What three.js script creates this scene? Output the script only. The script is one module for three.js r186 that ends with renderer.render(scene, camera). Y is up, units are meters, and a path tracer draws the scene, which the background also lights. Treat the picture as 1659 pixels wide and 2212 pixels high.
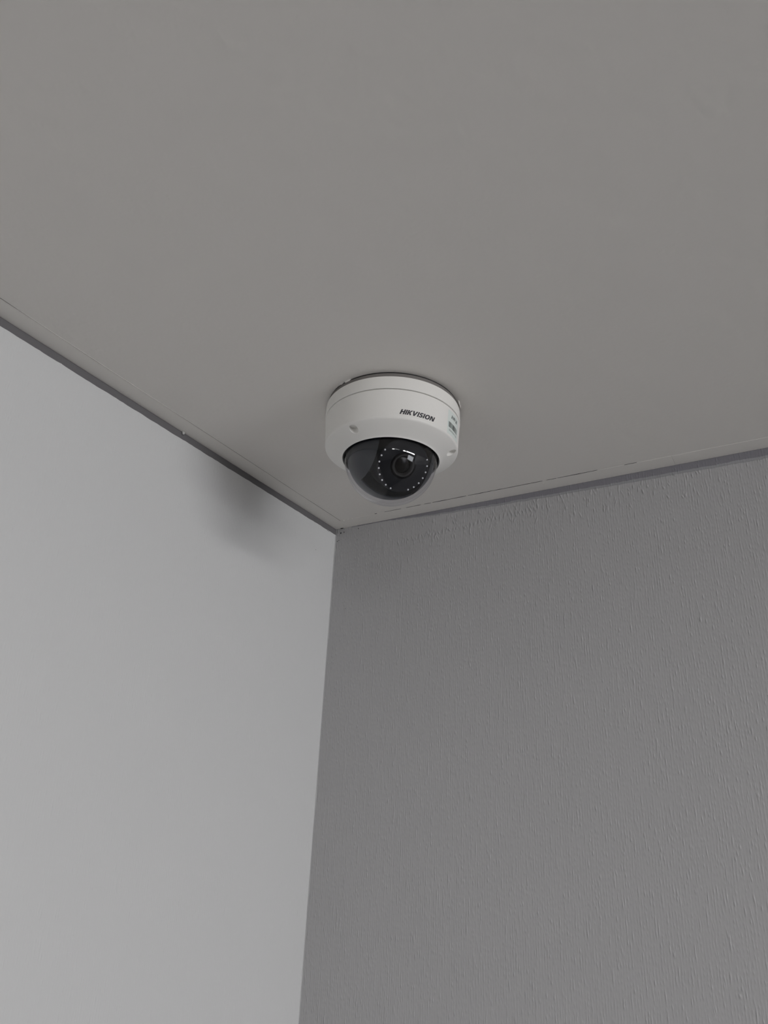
import * as THREE from 'three';
import { RoundedBoxGeometry } from 'three/addons/geometries/RoundedBoxGeometry.js';
import { mergeGeometries, mergeVertices, toCreasedNormals } from 'three/addons/utils/BufferGeometryUtils.js';
import { FontLoader } from 'three/addons/loaders/FontLoader.js';
import { TextGeometry } from 'three/addons/geometries/TextGeometry.js';
import { RectAreaLightUniformsLib } from 'three/addons/lights/RectAreaLightUniformsLib.js';
import { ImprovedNoise } from 'three/addons/math/ImprovedNoise.js';
import { Brush, Evaluator, SUBTRACTION } from 'three-bvh-csg';

// ---------------------------------------------------------------- camera, renderer, light
const CEIL = 2.45;                       // ceiling height; the corner of the room is x = 0, z = 0
const ROOM_X = 5.2, ROOM_Z = 4.6;
const scene = new THREE.Scene();
scene.background = new THREE.Color(0.9, 0.95, 1.0);
const camera = new THREE.PerspectiveCamera(2 * Math.atan(1106 / 1600) * 180 / Math.PI, 1659 / 2212, 0.01, 40);
camera.position.set(0.46543, 2.12072, 0.6566);
camera.quaternion.setFromRotationMatrix(new THREE.Matrix4().makeBasis(
  new THREE.Vector3(0.8627143, 0.04386339, -0.50378572),
  new THREE.Vector3(0.1693733, 0.91362679, 0.36959272),
  new THREE.Vector3(0.47648371, -0.40418078, 0.7807696)));
scene.add(camera);
const renderer = new THREE.WebGLRenderer({ antialias: true });
renderer.toneMapping = THREE.LinearToneMapping;
renderer.toneMappingExposure = 1.0;
renderer.shadowMap.enabled = true;
RectAreaLightUniformsLib.init();
const LAMP = { side: 37, down: 6.4, small: 27, tone: 0xfffeff };
const DAY = { tone: 0xf6f9ff, pane: 6 };      // daylight through the far window

// ---------------------------------------------------------------- helpers
const noise = new ImprovedNoise();
const N1 = (x, s = 0) => noise.noise(x, 3.7 + s, 1.3 + s * 2.1);
function rng(seed) { let s = seed >>> 0; return () => { s = (s + 0x6D2B79F5) >>> 0; let t = s; t = Math.imul(t ^ (t >>> 15), t | 1); t ^= t + Math.imul(t ^ (t >>> 7), t | 61); return ((t ^ (t >>> 14)) >>> 0) / 4294967296; }; }
const lin = (r, g, b) => new THREE.Color().setRGB(r, g, b);
function mesh(name, geometry, material, parent) {
  const m = new THREE.Mesh(geometry, material); m.name = name; m.castShadow = m.receiveShadow = true; (parent || scene).add(m); return m;
}
function struct(name, geometry, material) { const m = mesh(name, geometry, material); m.userData.kind = 'structure'; return m; }
function box(x0, x1, y0, y1, z0, z1) { const g = new THREE.BoxGeometry(x1 - x0, y1 - y0, z1 - z0); g.translate((x0 + x1) / 2, (y0 + y1) / 2, (z0 + z1) / 2); return g; }
function dataTexture(data, w, h) {
  const t = new THREE.DataTexture(data, w, h, THREE.RGBAFormat); t.magFilter = THREE.LinearFilter; t.minFilter = THREE.LinearMipmapLinearFilter; t.generateMipmaps = true;
  t.wrapS = t.wrapT = THREE.RepeatWrapping; t.needsUpdate = true; return t;
}

const creased = (g, a) => toCreasedNormals(g.scale(1000, 1000, 1000), a).scale(0.001, 0.001, 0.001);   // it snaps positions to centimetres

// ---------------------------------------------------------------- surface relief (computed)
// Ribbed textile wallpaper: short upright ridges over fine ribs, one tile = 0.41 m
const TILE = 0.41, RES = 2048;
function ribField() {
  const a = new Float32Array(RES * RES), r = rng(11), px = RES / TILE;
  const dash = (cx, cy, sx, sy, amp, lean) => {
    const hx = Math.ceil(sx * 3), hy = Math.ceil(sy * 2.6);
    for (let j = -hy; j <= hy; j++) {
      const wy = Math.exp(-j * j / (2 * sy * sy)), ox = cx + lean * j;
      for (let i = -hx; i <= hx; i++) {
        const x = Math.round(ox) + i, d = x - ox, yy = (Math.round(cy) + j + RES * 4) & (RES - 1);
        a[yy * RES + ((x + RES * 4) & (RES - 1))] += amp * wy * Math.exp(-d * d / (2 * sx * sx));
      }
    }
  };
  const pitch = 0.0022 * px, n = Math.round(RES / pitch);
  for (let k = 0; k < n; k++) for (let y = 0; y < RES;) {             // ribs, broken into threads of uneven length
    const len = (0.0028 + 0.0055 * r() * r()) * px, tall = r();
    dash((k + 0.5) * RES / n + (r() - 0.5) * 3.6, y + len / 2, (0.00022 + 0.00016 * r()) * px, len * 0.33, tall > 0.93 ? 1.7 : 0.2 + 0.75 * tall * tall, (r() - 0.5) * 0.05);
    y += len * (0.8 + 0.9 * r());
  }
  for (let k = 0; k < 6500; k++) dash(r() * RES, r() * RES, (0.0002 + 0.0002 * r()) * px, (0.0008 + 0.0022 * r()) * px, 0.2 + 1.1 * r() ** 5, (r() - 0.5) * 0.12);
  return { a, dash };
}
function toBytes(a, w, h, lo, hi) {
  const d = new Uint8Array(w * h * 4);
  for (let i = 0; i < w * h; i++) { const v = Math.max(0, Math.min(255, Math.round((a[i] - lo) / (hi - lo) * 255))); d[i * 4] = d[i * 4 + 1] = d[i * 4 + 2] = v; d[i * 4 + 3] = 255; }
  return d;
}
const { a: ribs } = ribField();
const ribTexture = dataTexture(toBytes(ribs, RES, RES, -0.2, 2.2), RES, RES);
// the same paper just under the ceiling, where thick paint left bubbles and curled ridges
const wrinkled = (() => {
  const a = ribs.slice(), r = rng(5), px = RES / TILE;
  const blob = (cx, cy, sx, sy, amp, ang) => {
    const R = Math.ceil(Math.max(sx, sy) * 2.8), c = Math.cos(ang), s = Math.sin(ang);
    for (let j = -R; j <= R; j++) for (let i = -R; i <= R; i++) {
      const u = (i * c + j * s) / sx, v = (-i * s + j * c) / sy, x = (Math.round(cx) + i + RES * 4) & (RES - 1), y = Math.round(cy) + j;
      if (y >= 0 && y < RES) a[y * RES + x] += amp * Math.exp(-(u * u + v * v) / 2);
    }
  };
  const top = y => (RES - 1) - (CEIL - y) * px;                       // last row = ceiling
  for (let k = 0; k < 120; k++) {                                     // loose ticks in a band 9 to 34 mm below the ceiling
    const x = 0.11 + 0.29 * r(), band = 0.009 + 0.025 * r();
    blob(x * px, top(CEIL - band), (0.00034 + 0.0002 * r()) * px, (0.0009 + 0.0009 * r()) * px, 1.5 + 2.0 * r() * r(), (r() - 0.45) * 0.7);
  }
  for (let k = 0; k < 42; k++) {                                      // a wandering line of curled paint
    const x = 0.085 + 0.0041 * k + 0.0016 * r(), d = Math.max(0.017, 0.029 - 0.075 * (x - 0.095)) + 0.0022 * N1(x * 60);
    blob(x * px, top(CEIL - d), (0.00036 + 0.0002 * r()) * px, (0.0010 + 0.0009 * r()) * px, 1.7 + 2.0 * r(), (r() - 0.4) * 0.8);
  }
  return dataTexture(toBytes(a, RES, RES, -0.2, 4.2), RES, RES);
})();
// roller-painted ceiling: faint orange peel
const PEEL = 0.32, PRES = 1024;
const peelTexture = (() => {
  const a = new Float32Array(PRES * PRES), r = rng(77);
  for (let k = 0; k < 17000; k++) {
    const cx = r() * PRES, cy = r() * PRES, s = 2.2 + 6 * r() * r(), amp = (r() - 0.42) * 0.8, R = Math.ceil(s * 2.6), e = 0.6 + 0.8 * r();
    for (let j = -R; j <= R; j++) for (let i = -R; i <= R; i++) a[((Math.round(cy) + j + PRES) & (PRES - 1)) * PRES + ((Math.round(cx) + i + PRES) & (PRES - 1))] += amp * Math.exp(-(i * i * e + j * j / e) / (2 * s * s));
  }
  return dataTexture(toBytes(a, PRES, PRES, -2.2, 2.6), PRES, PRES);
})();

// ---------------------------------------------------------------- materials
const M = {
  ceiling: new THREE.MeshStandardMaterial({ color: lin(0.86, 0.83, 0.79), roughness: 0.85, bumpMap: peelTexture, bumpScale: 0.00045 }),
  trim: new THREE.MeshStandardMaterial({ color: lin(0.87, 0.84, 0.797), roughness: 0.75 }),
  whiteWall: new THREE.MeshStandardMaterial({ color: lin(0.66, 0.662, 0.66), roughness: 0.8, bumpMap: ribTexture, bumpScale: 0.00018 }),
  paperTop: new THREE.MeshStandardMaterial({ color: lin(0.49, 0.485, 0.49), roughness: 0.5, bumpMap: wrinkled, bumpScale: 0.0011 }),
  paper: new THREE.MeshStandardMaterial({ color: lin(0.49, 0.485, 0.49), roughness: 0.5, bumpMap: ribTexture, bumpScale: 0.0006 }),
  topStrip: new THREE.MeshStandardMaterial({ color: lin(0.37, 0.365, 0.385), roughness: 0.6, bumpMap: wrinkled, bumpScale: 0.0006 }),
  topStripDark: new THREE.MeshStandardMaterial({ color: lin(0.255, 0.25, 0.275), roughness: 0.6, bumpMap: wrinkled, bumpScale: 0.0006 }),
  shadedGreyStrip: new THREE.MeshStandardMaterial({ color: lin(0.15, 0.145, 0.15), roughness: 0.75 }),
  crack: new THREE.MeshStandardMaterial({ color: lin(0.02, 0.018, 0.016), roughness: 1 }),
  speck: new THREE.MeshStandardMaterial({ color: lin(0.03, 0.03, 0.035), roughness: 0.9 }),
  plaster: new THREE.MeshStandardMaterial({ color: lin(0.55, 0.545, 0.53), roughness: 0.9 }),
  floor: new THREE.MeshStandardMaterial({ color: lin(0.20, 0.196, 0.19), roughness: 0.6 }),
  body: new THREE.MeshPhysicalMaterial({ color: lin(0.90, 0.885, 0.85), roughness: 0.42, specularIntensity: 0.7 }),
  base: new THREE.MeshStandardMaterial({ color: lin(0.21, 0.195, 0.185), roughness: 0.8 }),
  black: new THREE.MeshStandardMaterial({ color: lin(0.004, 0.004, 0.005), roughness: 0.6 }),
  shroud: new THREE.MeshStandardMaterial({ color: lin(0.008, 0.0115, 0.016), roughness: 0.36 }),
  ball: new THREE.MeshPhysicalMaterial({ color: lin(0.0035, 0.004, 0.006), roughness: 0.45, specularIntensity: 0.4 }),
  lensRing: new THREE.MeshStandardMaterial({ color: lin(0.03, 0.029, 0.027), roughness: 0.35, metalness: 0.3 }),
  lensGlass: new THREE.MeshPhysicalMaterial({ color: lin(0.006, 0.005, 0.004), roughness: 0.25, specularIntensity: 0.3 }),
  led: new THREE.MeshPhysicalMaterial({ color: lin(0.85, 0.85, 0.86), roughness: 0.25, clearcoat: 0.6, clearcoatRoughness: 0.1 }),
  dome: new THREE.MeshPhysicalMaterial({ color: lin(0.96, 0.96, 0.985), roughness: 0.0, transmission: 1, thickness: 0, ior: 1.5, side: THREE.DoubleSide }),
  pane: new THREE.MeshPhysicalMaterial({ color: lin(0.97, 0.98, 0.98), roughness: 0, transmission: 1, thickness: 0, ior: 1.5 }),
  print: new THREE.MeshStandardMaterial({ color: lin(0.045, 0.043, 0.05), roughness: 0.6 }),
  lampBody: new THREE.MeshStandardMaterial({ color: lin(0.7, 0.7, 0.7), roughness: 0.5 }),
  lampGlow: new THREE.MeshStandardMaterial({ color: lin(0.8, 0.8, 0.8), roughness: 0.6, emissive: new THREE.Color(LAMP.tone), emissiveIntensity: 3 }),
};

// ---------------------------------------------------------------- the room shell
function uvBy(g, fu, fv) { const p = g.attributes.position, uv = new Float32Array(p.count * 2); for (let i = 0; i < p.count; i++) { uv[i * 2] = fu(p, i); uv[i * 2 + 1] = fv(p, i); } g.setAttribute('uv', new THREE.BufferAttribute(uv, 2)); return g; }
const upV = (p, i) => 1 - (CEIL - p.getY(i)) / TILE;
struct('floor', box(-0.15, ROOM_X + 0.15, -0.12, 0, -0.15, ROOM_Z + 0.15), M.floor);
const ceiling = struct('ceiling', uvBy(box(-0.15, ROOM_X + 0.15, CEIL, CEIL + 0.12, -0.15, ROOM_Z + 0.15), (p, i) => p.getX(i) / PEEL, (p, i) => p.getZ(i) / PEEL), M.ceiling);
const wallLeft = struct('wall_left', uvBy(box(-0.15, 0, 0, CEIL, -0.15, ROOM_Z + 0.15), (p, i) => p.getZ(i) / TILE + 0.37, upV), M.whiteWall);
const wallBack = struct('wall_back', box(0, ROOM_X + 0.15, 0, CEIL, -0.15, -0.0007), M.paper);
const WIN = { y0: 0.75, y1: 1.85, z0: 0.32, z1: 1.8 };
struct('wall_right', mergeGeometries([box(ROOM_X, ROOM_X + 0.15, 0, WIN.y0, 0, ROOM_Z), box(ROOM_X, ROOM_X + 0.15, WIN.y1, CEIL, 0, ROOM_Z), box(ROOM_X, ROOM_X + 0.15, WIN.y0, WIN.y1, 0, WIN.z0), box(ROOM_X, ROOM_X + 0.15, WIN.y0, WIN.y1, WIN.z1, ROOM_Z)]), M.plaster);
{
  const w = new THREE.Group(); w.name = 'window_1'; w.userData.kind = 'structure'; scene.add(w);
  const bars = [[WIN.z0, WIN.z0 + 0.06], [WIN.z1 - 0.06, WIN.z1], [1.03, 1.09]].map(([a, b]) => box(ROOM_X + 0.05, ROOM_X + 0.11, WIN.y0, WIN.y1, a, b));
  bars.push(box(ROOM_X + 0.05, ROOM_X + 0.11, WIN.y0, WIN.y0 + 0.06, WIN.z0, WIN.z1), box(ROOM_X + 0.05, ROOM_X + 0.11, WIN.y1 - 0.06, WIN.y1, WIN.z0, WIN.z1));
  mesh('window_frame', mergeGeometries(bars), M.plaster, w);
  for (const [a, b] of [[WIN.z0 + 0.06, 1.03], [1.09, WIN.z1 - 0.06]]) mesh('pane', box(ROOM_X + 0.078, ROOM_X + 0.082, WIN.y0 + 0.06, WIN.y1 - 0.06, a, b), M.pane, w);
  const l = new THREE.RectAreaLight(DAY.tone, DAY.pane, WIN.z1 - WIN.z0 - 0.1, WIN.y1 - WIN.y0 - 0.1);
  l.position.set(ROOM_X + 0.03, (WIN.y0 + WIN.y1) / 2, (WIN.z0 + WIN.z1) / 2); l.lookAt(0, (WIN.y0 + WIN.y1) / 2, (WIN.z0 + WIN.z1) / 2); scene.add(l);
}
struct('wall_front', box(0, ROOM_X + 0.15, 0, CEIL, ROOM_Z, ROOM_Z + 0.15), M.plaster);

// a thin sheet on a wall: across(u, y) and its thickness; edges may wander
function sheet(uL, uR, y0, y1, rows, cols, back, front, put, yTop, yBot) {
  const pos = [], uv = [], idx = [];
  const grid = (depth, flip) => {
    const at = pos.length / 3;
    for (let j = 0; j <= rows; j++) for (let i = 0; i <= cols; i++) {
      let y = y0 + (y1 - y0) * j / rows; const u = uL(y) + (uR(y) - uL(y)) * i / cols;
      if (yBot) { const b = yBot(u), t = yTop ? yTop(u) : y1; y = b + (t - b) * j / rows; }
      pos.push(...put(u, y, depth)); uv.push(u / TILE, 1 - (CEIL - y) / TILE);
    }
    for (let j = 0; j < rows; j++) for (let i = 0; i < cols; i++) {
      const a = at + j * (cols + 1) + i, b = a + 1, c = a + cols + 1, d = c + 1;
      idx.push(...(flip ? [a, c, b, b, c, d] : [a, b, c, b, d, c]));
    }
  };
  grid(front, false); grid(back, true);
  const n = (rows + 1) * (cols + 1);
  const ring = []; for (let i = 0; i <= cols; i++) ring.push(i); for (let j = 1; j <= rows; j++) ring.push(j * (cols + 1) + cols); for (let i = cols - 1; i >= 0; i--) ring.push(rows * (cols + 1) + i); for (let j = rows - 1; j > 0; j--) ring.push(j * (cols + 1));
  const side = pos.length / 3;
  ring.forEach(k => { for (const b of [0, n]) { const q = (b + k) * 3; pos.push(pos[q], pos[q + 1], pos[q + 2]); uv.push(uv[(b + k) * 2], uv[(b + k) * 2 + 1]); } });
  for (let k = 0; k < ring.length; k++) { const a = side + k * 2, b = side + ((k + 1) % ring.length) * 2; idx.push(a, a + 1, b, b, a + 1, b + 1); }
  const g = new THREE.BufferGeometry(); g.setAttribute('position', new THREE.Float32BufferAttribute(pos, 3)); g.setAttribute('uv', new THREE.Float32BufferAttribute(uv, 2)); g.setIndex(idx); g.computeVertexNormals();
  return g;
}
const onBack = (u, y, d) => [u, y, d];
const onLeft = (u, y, d) => [d, y, -u];
// wallpaper drops on the grey wall, meeting in a fine upright seam
const seam = y => 0.0918 + 0.0006 * N1(y * 7, 2) + 0.00035 * N1(y * 40, 3);
const SPLIT = CEIL - 0.14;
const drops = [[() => 0.0, y => seam(y), 0.00012], [y => seam(y), () => 0.62, 0], [() => 0.6203, () => 1.15, 0], [() => 1.1503, () => 1.68, 0], [() => 1.6803, () => 2.21, 0], [() => 2.2103, () => 2.74, 0], [() => 2.7403, () => 3.27, 0], [() => 3.2703, () => 3.8, 0], [() => 3.8003, () => 4.33, 0], [() => 4.3303, () => 4.86, 0], [() => 4.8603, () => ROOM_X, 0]];
for (const [l, r, lift] of drops) {
  const up = sheet(l, r, SPLIT, CEIL, 40, 2, -0.0007, lift, onBack), low = sheet(l, r, 0, SPLIT, 120, 2, -0.0007, lift, onBack);
  const g = mergeGeometries([up, low], true);
  const m = mesh('wallpaper_strip', g, [M.paperTop, M.paper], wallBack);
}
// stepped strips under the ceiling on the grey wall: darker, wavering, running out towards the corner
const stripDepth = x => Math.max(0.0012, 0.0102 * (1 - Math.exp(-Math.max(0, x - 0.05) / 0.12)) + 0.0006 * N1(x * 35, 1) + 0.0005 * N1(x * 190, 4) + 0.0004 * N1(x * 460, 5));
mesh('top_strip', sheet(() => 0.022, () => ROOM_X, 0, 1, 2, 2400, 0, 0.00022, onBack, () => CEIL, x => CEIL - stripDepth(x)), M.topStrip, wallBack);
mesh('top_strip', sheet(() => 0.03, () => ROOM_X, 0, 1, 2, 2400, 0, 0.0003, onBack, () => CEIL, x => CEIL - Math.max(0.0008, 0.72 * stripDepth(x) + 0.0006 * N1(x * 240, 11))), M.topStripDark, wallBack);
// grey strip that the white paint left uncovered along the top of the left wall, colour darkened with the trim's shade
mesh('top_strip', sheet(() => -ROOM_Z, () => 0, 0, 1, 2, 1200, 0, 0.0003, onLeft, () => CEIL, u => CEIL - 0.0066 - 0.0004 * N1(u * 60, 6) - 0.0004 * N1(u * 210, 7)), M.shadedGreyStrip, wallLeft);
// white paint lapping raggedly round the corner on to the grey wall
mesh('paint_lap', sheet(() => 0, y => 0.0004 + 0.0007 * Math.max(0, N1(y * 23, 8) + 0.25) + 0.0004 * Math.max(0, N1(y * 95, 9)), 0, CEIL - 0.007, 900, 1, 0, 0.00045, onBack), M.whiteWall, wallLeft);

// edge trim of the ceiling, a flat strip along each wall
function trimBar(name, x0, x1, z0, z1) { const g = new RoundedBoxGeometry(x1 - x0, 0.003, z1 - z0, 2, 0.0004); g.translate((x0 + x1) / 2, CEIL + 0.00128, (z0 + z1) / 2); return struct(name, g, M.trim); }
const trim1 = trimBar('trim_1', 0.0006, 0.0195, 0.0002, ROOM_Z);
const trim2 = trimBar('trim_2', 0.0197, 0.3786, 0.0005, 0.0204);
const trim3 = trimBar('trim_3', 0.3789, ROOM_X, 0.0005, 0.0202);
// dark hairline cracks where the trim parts from the ceiling board
function crack(x0, x1, z, w, parent, seed) {
  const n = Math.max(6, Math.round((x1 - x0) / 0.003)), pos = [], idx = [];
  for (let k = 0; k <= n; k++) {
    const x = x0 + (x1 - x0) * k / n, e = Math.max(0, Math.sin(Math.PI * k / n)) ** 0.35, h = w * Math.max(0, 0.28 + 0.9 * N1(x * 190, seed)) * e / 2 + 0.00002, zz = z + 0.00018 * N1(x * 60, seed + 1);
    pos.push(x, CEIL - 0.0003, zz - h, x, CEIL - 0.0003, zz + h, x, CEIL + 0.0004, zz - h, x, CEIL + 0.0004, zz + h);
    if (k) { const b = k * 4, a = b - 4; idx.push(a, a + 1, b, b, a + 1, b + 1, a, b, a + 2, b, b + 2, a + 2, a + 1, a + 3, b + 1, b + 1, a + 3, b + 3); }
  }
  const g = new THREE.BufferGeometry(); g.setAttribute('position', new THREE.Float32BufferAttribute(pos, 3)); g.setIndex(idx); g.computeVertexNormals();
  return mesh('crack', g, M.crack, parent);
}
for (const [a, b, w, s] of [[0.0655, 0.0685, 0.0012, 1], [0.078, 0.099, 0.0003, 2], [0.105, 0.123, 0.0007, 3], [0.127, 0.135, 0.0003, 4], [0.137, 0.176, 0.0007, 5], [0.178, 0.258, 0.00085, 6], [0.262, 0.272, 0.0003, 7], [0.273, 0.312, 0.0007, 8], [0.337, 0.3485, 0.0006, 9]]) crack(a, b, 0.0207, w, trim2, s);
{
  const g = new THREE.BufferGeometry(), pos = [], idx = [];         // hairline beside the left trim
  for (let k = 0; k <= 400; k++) { const z = 0.02 + 0.5 * k / 400, h = 0.00004 + 0.00010 * Math.max(0, N1(z * 24, 12) + 0.1), x = 0.0198 + 0.0012 * N1(z * 4, 13); pos.push(x - h, CEIL - 0.0003, z, x + h, CEIL - 0.0003, z, x - h, CEIL + 0.0003, z, x + h, CEIL + 0.0003, z); if (k) { const b = k * 4, a = b - 4; idx.push(a, b, a + 1, b, b + 1, a + 1, a, a + 2, b, b, a + 2, b + 2, a + 1, b + 1, a + 3, b + 1, b + 3, a + 3); } }
  g.setAttribute('position', new THREE.Float32BufferAttribute(pos, 3)); g.setIndex(idx); g.computeVertexNormals(); mesh('crack', g, new THREE.MeshStandardMaterial({ color: lin(0.16, 0.15, 0.14), roughness: 1 }), trim1);
}
function lump(name, x, y, z, rx, ry, rz, seed, material, parent) {
  const g = mergeVertices(new THREE.IcosahedronGeometry(1, 3).deleteAttribute('normal').deleteAttribute('uv')), p = g.attributes.position;
  for (let i = 0; i < p.count; i++) { const a = p.getX(i), b = p.getY(i), c = p.getZ(i), k = 1 + 0.35 * noise.noise(a * 1.7 + seed, b * 1.7, c * 1.7 + seed * 2); p.setXYZ(i, x + a * k * rx, y + b * k * ry, z + c * k * rz); }
  g.computeVertexNormals(); return mesh(name, g, material, parent);
}
lump('crack', 0.0092, CEIL - 0.0002, 0.0009, 0.0022, 0.0004, 0.0009, 9, M.crack, trim1);
lump('paint_drip', 0.0016, CEIL - 0.0012, 0.2512, 0.0012, 0.0016, 0.0014, 3, M.plaster, trim1);
for (const [x, z, s] of [[0.0245, 0.0205, 0.0006], [0.0305, 0.0212, 0.0003], [0.036, 0.0209, 0.0004]]) lump('paint_drip', x, CEIL - 0.0008, z, s, s * 0.7, s, x * 100, M.body, trim2);
for (const [x, z, s] of [[0.1815, 0.0152, 0.0006], [0.2570, 0.0160, 0.0007]]) { lump('paint_drip', x, CEIL - 0.0002, z, s * 1.6, s * 0.5, s * 0.6, x * 70, M.trim, trim2); }
for (const [x, y, s] of [[0.0075, 2.4443, 0.0008], [0.012, 2.4447, 0.0005], [0.0315, 2.446, 0.0004], [0.0035, 2.4345, 0.0004], [0.0055, 2.4355, 0.0004], [0.031, 2.432, 0.0003], [0.021, 2.352, 0.0003]]) lump('paint_fleck', x, y, 0.0002, s, s * 1.2, 0.0004, y * 40 + x, M.speck, wallBack);
for (const [y, z, s] of [[2.4425, 0.017, 0.0003], [2.4425, 0.0145, 0.0003], [2.412, 0.036, 0.00025]]) lump('paint_fleck', 0.0003, y, z, 0.0003, s, s, z * 90, M.speck, wallLeft);
// filler smeared on the ceiling round the mount
const AX = 0.1912, AZ = 0.2004, R2 = Math.PI / 180;
for (const [deg, r, a, t, h, s] of [[-12, 0.0541, 0.0034, 0.0008, 0.0016, 1], [-19, 0.0546, 0.0026, 0.0009, 0.0010, 2], [-26, 0.0549, 0.0040, 0.0008, 0.0006, 5], [105, 0.0556, 0.0036, 0.0006, 0.0014, 4], [111, 0.0556, 0.0030, 0.0007, 0.0010, 6]]) {
  const m = lump('filler', 0, 0, 0, a, h, t, s * 3.3, M.ceiling, ceiling);
  m.position.set(AX + r * Math.sin(deg * R2), CEIL + 0.0003, AZ + r * Math.cos(deg * R2)); m.rotation.y = deg * R2;
}

// ---------------------------------------------------------------- the dome camera under the ceiling
const cam = new THREE.Group(); cam.name = 'dome_camera'; cam.position.set(AX, CEIL, AZ); scene.add(cam);
cam.userData = { label: 'white round dome security camera with a clear bubble fixed under the ceiling near the corner', category: 'security camera' };
const lathe = (pts, seg = 160) => creased(new THREE.LatheGeometry(pts.map(([r, y]) => new THREE.Vector2(r, y)), seg), 0.45);
mesh('contact_shade_ring', lathe([[0.0500, 0], [0.0541, 0], [0.0543, -0.0006], [0.0541, -0.0012], [0.0500, -0.0012], [0.0500, 0]]), M.black, cam);  // black ring standing in for the contact shadow against the ceiling
mesh('mounting_plate', lathe([[0.0001, -0.0011], [0.0543, -0.0011], [0.0543, -0.0055], [0.0535, -0.006], [0.0543, -0.0062], [0.0543, -0.0175], [0.0001, -0.0175]]), M.base, cam);
// upper ring with softly broken edges
mesh('upper_ring', lathe([[0.0538, -0.0045], [0.0552, -0.0045], [0.0555, -0.0048], [0.0556, -0.0056], [0.05565, -0.0150], [0.0554, -0.01535], [0.0546, -0.0155], [0.0538, -0.0155], [0.0538, -0.0045]]), M.body, cam);
// lower cover: cylinder, bevel, lip round the dome, three screw wells
const coverProfile = [[0.0546, -0.01605], [0.0552, -0.01615], [0.0554, -0.0165], [0.0546, -0.0280], [0.0542, -0.0365], [0.0541, -0.0392], [0.0539, -0.0399], [0.0535, -0.0405], [0.0529, -0.0410], [0.0480, -0.0437], [0.0440, -0.0459], [0.0408, -0.0477], [0.0399, -0.04835], [0.0397, -0.0487], [0.0394, -0.0489], [0.0391, -0.0487], [0.0389, -0.0482], [0.0388, -0.0300], [0.0440, -0.0290], [0.0440, -0.01605], [0.0546, -0.01605]].reverse();
const coverR = y => y > -0.028 ? 0.0554 - 0.0008 * (-0.0165 - y) / 0.0115 : y > -0.0365 ? 0.0546 - 0.0004 * (-0.028 - y) / 0.0085 : 0.0542 - 0.0001 * (-0.0365 - y) / 0.0027;
const coverLathe = new THREE.LatheGeometry(coverProfile.map(([r, y]) => new THREE.Vector2(r, y)), 160);
let cover;
{
  const ev = new Evaluator(); ev.attributes = ['position', 'normal']; ev.useGroups = false;
  const solid = mergeVertices(coverLathe.clone().deleteAttribute('uv').deleteAttribute('normal'), 1e-6); solid.computeVertexNormals();
  let b = new Brush(solid); b.updateMatrixWorld();
  for (const deg of [-6, 111, 232]) {
    const c = new THREE.CylinderGeometry(0.0035, 0.0040, 0.012, 40); c.deleteAttribute('uv');
    const k = new Brush(c); k.position.set(0.0490 * Math.sin(deg * R2), -0.0463, 0.0490 * Math.cos(deg * R2)); k.updateMatrixWorld();
    b = ev.evaluate(b, k, SUBTRACTION); b.updateMatrixWorld();
  }
  let g = b.geometry; g.deleteAttribute('normal'); g = mergeVertices(g, 1e-6);
  cover = mesh('cover', creased(g, 0.5), M.body, cam);
}
mesh('dome_gasket', lathe([[0.0386, -0.0435], [0.0386, -0.0478], [0.0380, -0.0479], [0.0376, -0.0475], [0.0376, -0.0435], [0.0386, -0.0435]]), M.black, cam);
// the clear bubble, a shell
{
  const out = [], HC = -0.048;
  for (let k = 0; k <= 40; k++) { const t = (k / 40) * Math.PI / 2; out.push([Math.max(0.00001, 0.0375 * Math.cos(t)), HC - 0.0375 * Math.sin(t)]); }
  const g = new THREE.LatheGeometry(out.slice().reverse().map(p => new THREE.Vector2(...p)), 128);
  mesh('dome_bubble', g, M.dome, cam);
}
// dark liner inside the bubble, with the slot in which the camera ball tilts
const AZM = 58.04 * R2, EL = -36.02 * R2;
const fwd = new THREE.Vector3(Math.sin(AZM), 0, Math.cos(AZM)), sideV = new THREE.Vector3(Math.cos(AZM), 0, -Math.sin(AZM));
{
  const ev = new Evaluator(); ev.attributes = ['position', 'normal']; ev.useGroups = false;
  const shell = []; for (let k = 0; k <= 40; k++) { const t = k / 40 * Math.PI / 2; shell.push(new THREE.Vector2(Math.max(1e-5, 0.0359 * Math.cos(t)), -0.0440 - 0.0359 * Math.sin(t))); }
  const inner = shell.slice().reverse().map(v => new THREE.Vector2(Math.max(1e-5, v.x * 0.965), -0.0440 + (v.y + 0.0440) * 0.965));
  let s = mergeVertices(new THREE.LatheGeometry([...shell, ...inner, shell[0]].reverse(), 128).deleteAttribute('uv').deleteAttribute('normal'), 1e-7); s.computeVertexNormals();
  const a = new Brush(s); a.updateMatrixWorld();
  const bx = new THREE.BoxGeometry(0.0465, 0.06, 0.055); bx.deleteAttribute('uv');
  const k = new Brush(bx); k.position.copy(fwd).multiplyScalar(0.0240).addScaledVector(sideV, -0.0008).add(new THREE.Vector3(0, -0.050, 0)); k.rotation.y = AZM; k.updateMatrixWorld();
  const r = ev.evaluate(a, k, SUBTRACTION); let g = r.geometry; g.deleteAttribute('normal'); g = mergeVertices(g, 1e-7);
  mesh('inner_liner', creased(g, 0.5), M.shroud, cam);
}
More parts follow.
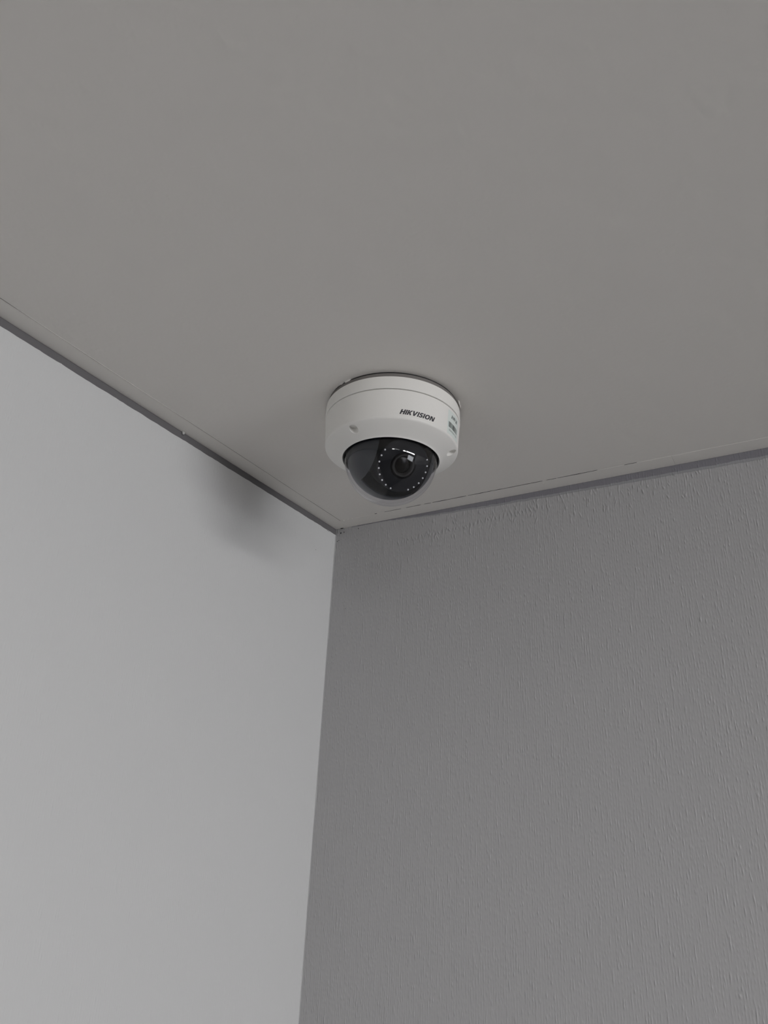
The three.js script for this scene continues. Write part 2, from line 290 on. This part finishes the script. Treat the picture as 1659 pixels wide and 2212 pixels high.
// the camera ball: sphere with a flat face, lens and ring of infrared diodes
{
  const n = new THREE.Vector3(Math.cos(EL) * Math.sin(AZM), Math.sin(EL), Math.cos(EL) * Math.cos(AZM));
  const D = 0.02651;
  const ball = new THREE.Group(); ball.name = 'camera_ball'; ball.position.set(0, -0.04651, 0);
  ball.quaternion.setFromUnitVectors(new THREE.Vector3(0, 1, 0), n); cam.add(ball);
  // local axes of the ring: keep the measured start angle
  const u = sideV.clone(), v = new THREE.Vector3().crossVectors(n, u);
  const inv = ball.quaternion.clone().invert();
  const pts = [[0.00001, 0.004], [0.0200, 0.004], [0.0216, 0.0060], [0.0217, D - 0.0016], [0.0214, D - 0.0005], [0.0208, D - 0.0001], [0.0200, D + 0.0001], [0.0108, D + 0.0001], [0.0104, D - 0.0012], [0.0098, D - 0.0030], [0.00001, D - 0.0030]];
  mesh('ball_housing', lathe(pts, 128), M.ball, ball);
  mesh('lens_ring', lathe([[0.0064, D - 0.0030], [0.0092, D - 0.0030], [0.0092, D + 0.0004], [0.0088, D + 0.0010], [0.0078, D + 0.0010], [0.0074, D + 0.0006], [0.0068, D - 0.0002], [0.0064, D - 0.0010], [0.0064, D - 0.0030]], 96), M.lensRing, ball);
  const lens = []; for (let k = 0; k <= 16; k++) { const r = 0.0067 * (1 - k / 16); lens.push([Math.max(1e-5, r), D - 0.0012 + 0.0016 * (1 - (r / 0.0067) ** 2)]); }
  mesh('lens_glass', lathe([[0.0067, D - 0.0032], ...lens], 96), M.lensGlass, ball);
  const ledG = new THREE.SphereGeometry(0.00072, 20, 12, 0, Math.PI * 2, 0, Math.PI / 2);
  for (const i of [0, 1, 2, 3, 4, 5, 6, 7, 10, 11, 12, 13, 14, 15, 16]) {
    const a = (157.43 + 14.383 * i) * R2;
    const p = n.clone().multiplyScalar(D + 0.0001).addScaledVector(u, 0.02035 * Math.cos(a)).addScaledVector(v, 0.02035 * Math.sin(a)).applyQuaternion(inv);
    const m = mesh('infrared_diode', ledG, M.led, ball); m.position.copy(p);
  }
}
// lettering wrapped round the cover
{
  const font = await new FontLoader().loadAsync('fonts/droid/droid_sans_bold.typeface.json');
  const ref = new TextGeometry('H', { font, size: 1, depth: 0.02, bevelEnabled: false }); ref.computeBoundingBox(); const capH = ref.boundingBox.max.y;
  const parts = []; let x = 0; const word = 'HIKVISION';
  for (const ch of word) {
    const opt = { font, size: 1, depth: 0.02, curveSegments: 10, bevelEnabled: true, bevelThickness: 0.002, bevelSize: 0.03, bevelSegments: 1 };
    const bar = new THREE.Shape([[0, 0], [0.2 * capH, 0], [0.2 * capH, capH], [0, capH]].map(p => new THREE.Vector2(...p)));
    const t = ch === 'I' ? new THREE.ExtrudeGeometry(bar, opt) : new TextGeometry(ch, opt); t.computeBoundingBox();
    const b = t.boundingBox; if (ch === 'V') x -= 0.05 * capH; t.translate(x - b.min.x, 0, 0); x += b.max.x - b.min.x + 0.08 * capH; parts.push(t);
  }
  const g = mergeGeometries(parts); g.computeBoundingBox();
  const W = x - 0.08 * capH, cap = g.boundingBox.max.y, p = g.attributes.position, H = 0.00405, slant = 0.0016;
  const arc = (67.6 - 36.2) * R2;
  for (let i = 0; i < p.count; i++) {
    const fx = p.getX(i) / W, fy = p.getY(i) / cap;
    const a = 36.1 * R2 + fx * (arc - slant / 0.0555) + slant / 0.0555 * fy, y = -0.03675 + H * fy, r = coverR(y) - 0.00004 + (p.getZ(i) > 0.01 ? 0.00009 : 0);
    p.setXYZ(i, r * Math.sin(a), y, r * Math.cos(a));
  }
  g.deleteAttribute('normal'); const h = creased(g, 0.3); mesh('lettering', h, M.print, cover);
}
// inventory sticker with a bar code
{
  const c = document.createElement('canvas'); c.width = 768; c.height = 640; const q = c.getContext('2d');
  q.fillStyle = '#e7eeea'; q.fillRect(0, 0, 768, 640);
  q.setTransform(1.14, 0, 0, 1, -107.7, 0); q.fillStyle = q.strokeStyle = '#434f4b'; q.lineWidth = 9; q.font = 'bold 122px sans-serif'; q.save(); q.scale(0.9, 1);
  for (const [w, x] of [['A', 300], ['PP', 402], ['M', 588]]) { q.fillText(w, x, 172); q.strokeText(w, x, 172); } q.restore();
  const r = rng(21); let x = 150;
  while (x < 680) { const w = 5 + Math.floor(r() * 3) * 5; q.fillStyle = r() < 0.3 ? '#26302d' : '#46524e'; q.fillRect(x, 300, w, 150); x += w + 4 + Math.floor(r() * 2) * 4; }
  q.fillStyle = '#26302d'; q.fillRect(380, 300, 34, 150); q.fillRect(455, 300, 20, 150);
  q.fillStyle = '#55625e'; q.font = 'bold 70px monospace'; q.save(); q.translate(172, 545); q.scale(1.05, 1); q.fillText('00000001709', 0, 0); q.restore();
  const t = new THREE.CanvasTexture(c); t.colorSpace = THREE.SRGBColorSpace;
  q.setTransform(1, 0, 0, 1, 0, 0);
  const a0 = 82.6 * R2, a1 = 104 * R2, h0 = 0.0185, h1 = 0.0392, pos = [], uv = [], idx = [], nx = 24, ny = 8;
  for (let side = 0; side < 2; side++) for (let j = 0; j <= ny; j++) for (let i = 0; i <= nx; i++) { const a = a0 + (a1 - a0) * i / nx, y = -(h1 + (h0 - h1) * j / ny), rr = coverR(Math.max(y, -0.0388)) + (side ? -0.0003 : 0.00006); pos.push(rr * Math.sin(a), y, rr * Math.cos(a)); uv.push(i / nx, j / ny); }
  const n = (nx + 1) * (ny + 1);
  for (let j = 0; j < ny; j++) for (let i = 0; i < nx; i++) { const a = j * (nx + 1) + i, b = a + 1, d = a + nx + 1, e = d + 1; idx.push(a, b, d, b, e, d, a + n, d + n, b + n, b + n, d + n, e + n); }
  const g = new THREE.BufferGeometry(); g.setAttribute('position', new THREE.Float32BufferAttribute(pos, 3)); g.setAttribute('uv', new THREE.Float32BufferAttribute(uv, 2)); g.setIndex(idx); g.computeVertexNormals();
  const m = mesh('barcode_sticker', g, new THREE.MeshStandardMaterial({ map: t, roughness: 0.35 }), cover); m.userData.label = 'pale green sticker with a dark bar code';
}

// ---------------------------------------------------------------- ceiling lights of the room (seen as streaks in the bubble, except the added bounce light)
function luminaire(label, x, z, w, len, h, side, down) {
  const g = new THREE.Group(); g.name = 'ceiling_light'; g.position.set(x, CEIL, z); g.userData = { label, category: 'light' }; scene.add(g);
  mesh('housing', new RoundedBoxGeometry(w, 0.03, len, 2, 0.004).translate(0, -0.015, 0), M.lampBody, g);
  mesh('diffuser', new RoundedBoxGeometry(w - 0.012, h, len - 0.012, 3, 0.008).translate(0, -0.03 - h / 2 + 0.006, 0), M.lampGlow, g);
  const yc = CEIL - 0.03 - h / 2;
  const put = (px, py, pz, tx, ty, tz, ww, hh, power) => { const l = new THREE.RectAreaLight(LAMP.tone, power, ww, hh); l.position.set(px, py, pz); l.lookAt(tx, ty, tz); scene.add(l); };
  if (side) put(x - w / 2 - 0.004, yc, z, x - 1, yc, z, len * 0.97, h, side);
  if (down) put(x, CEIL - 0.03 - h - 0.004, z, x, 0, z + 1e-4, w * 0.9, len * 0.95, down);
  return g;
}
luminaire('long white ceiling light that makes the widest streak in the dome', 2.75, 0.74, 0.2, 1.0, 0.10, LAMP.side, LAMP.down * 0.3);
luminaire('short white ceiling light beyond the end of the long one', 2.75, 1.50, 0.2, 0.30, 0.10, LAMP.side, LAMP.down * 0.3);
luminaire('small white ceiling light that makes the lone dot in the dome', 1.0, 1.2, 0.2, 0.2, 0.05, LAMP.small * 0.6, LAMP.down * 7.6);
luminaire('added unseen ceiling light for floor bounce in the middle of the room', 2.75, 3.0, 0.2, 1.2, 0.10, 0, LAMP.down * 0.5);  // unseen light added to bounce off the floor

renderer.render(scene, camera);
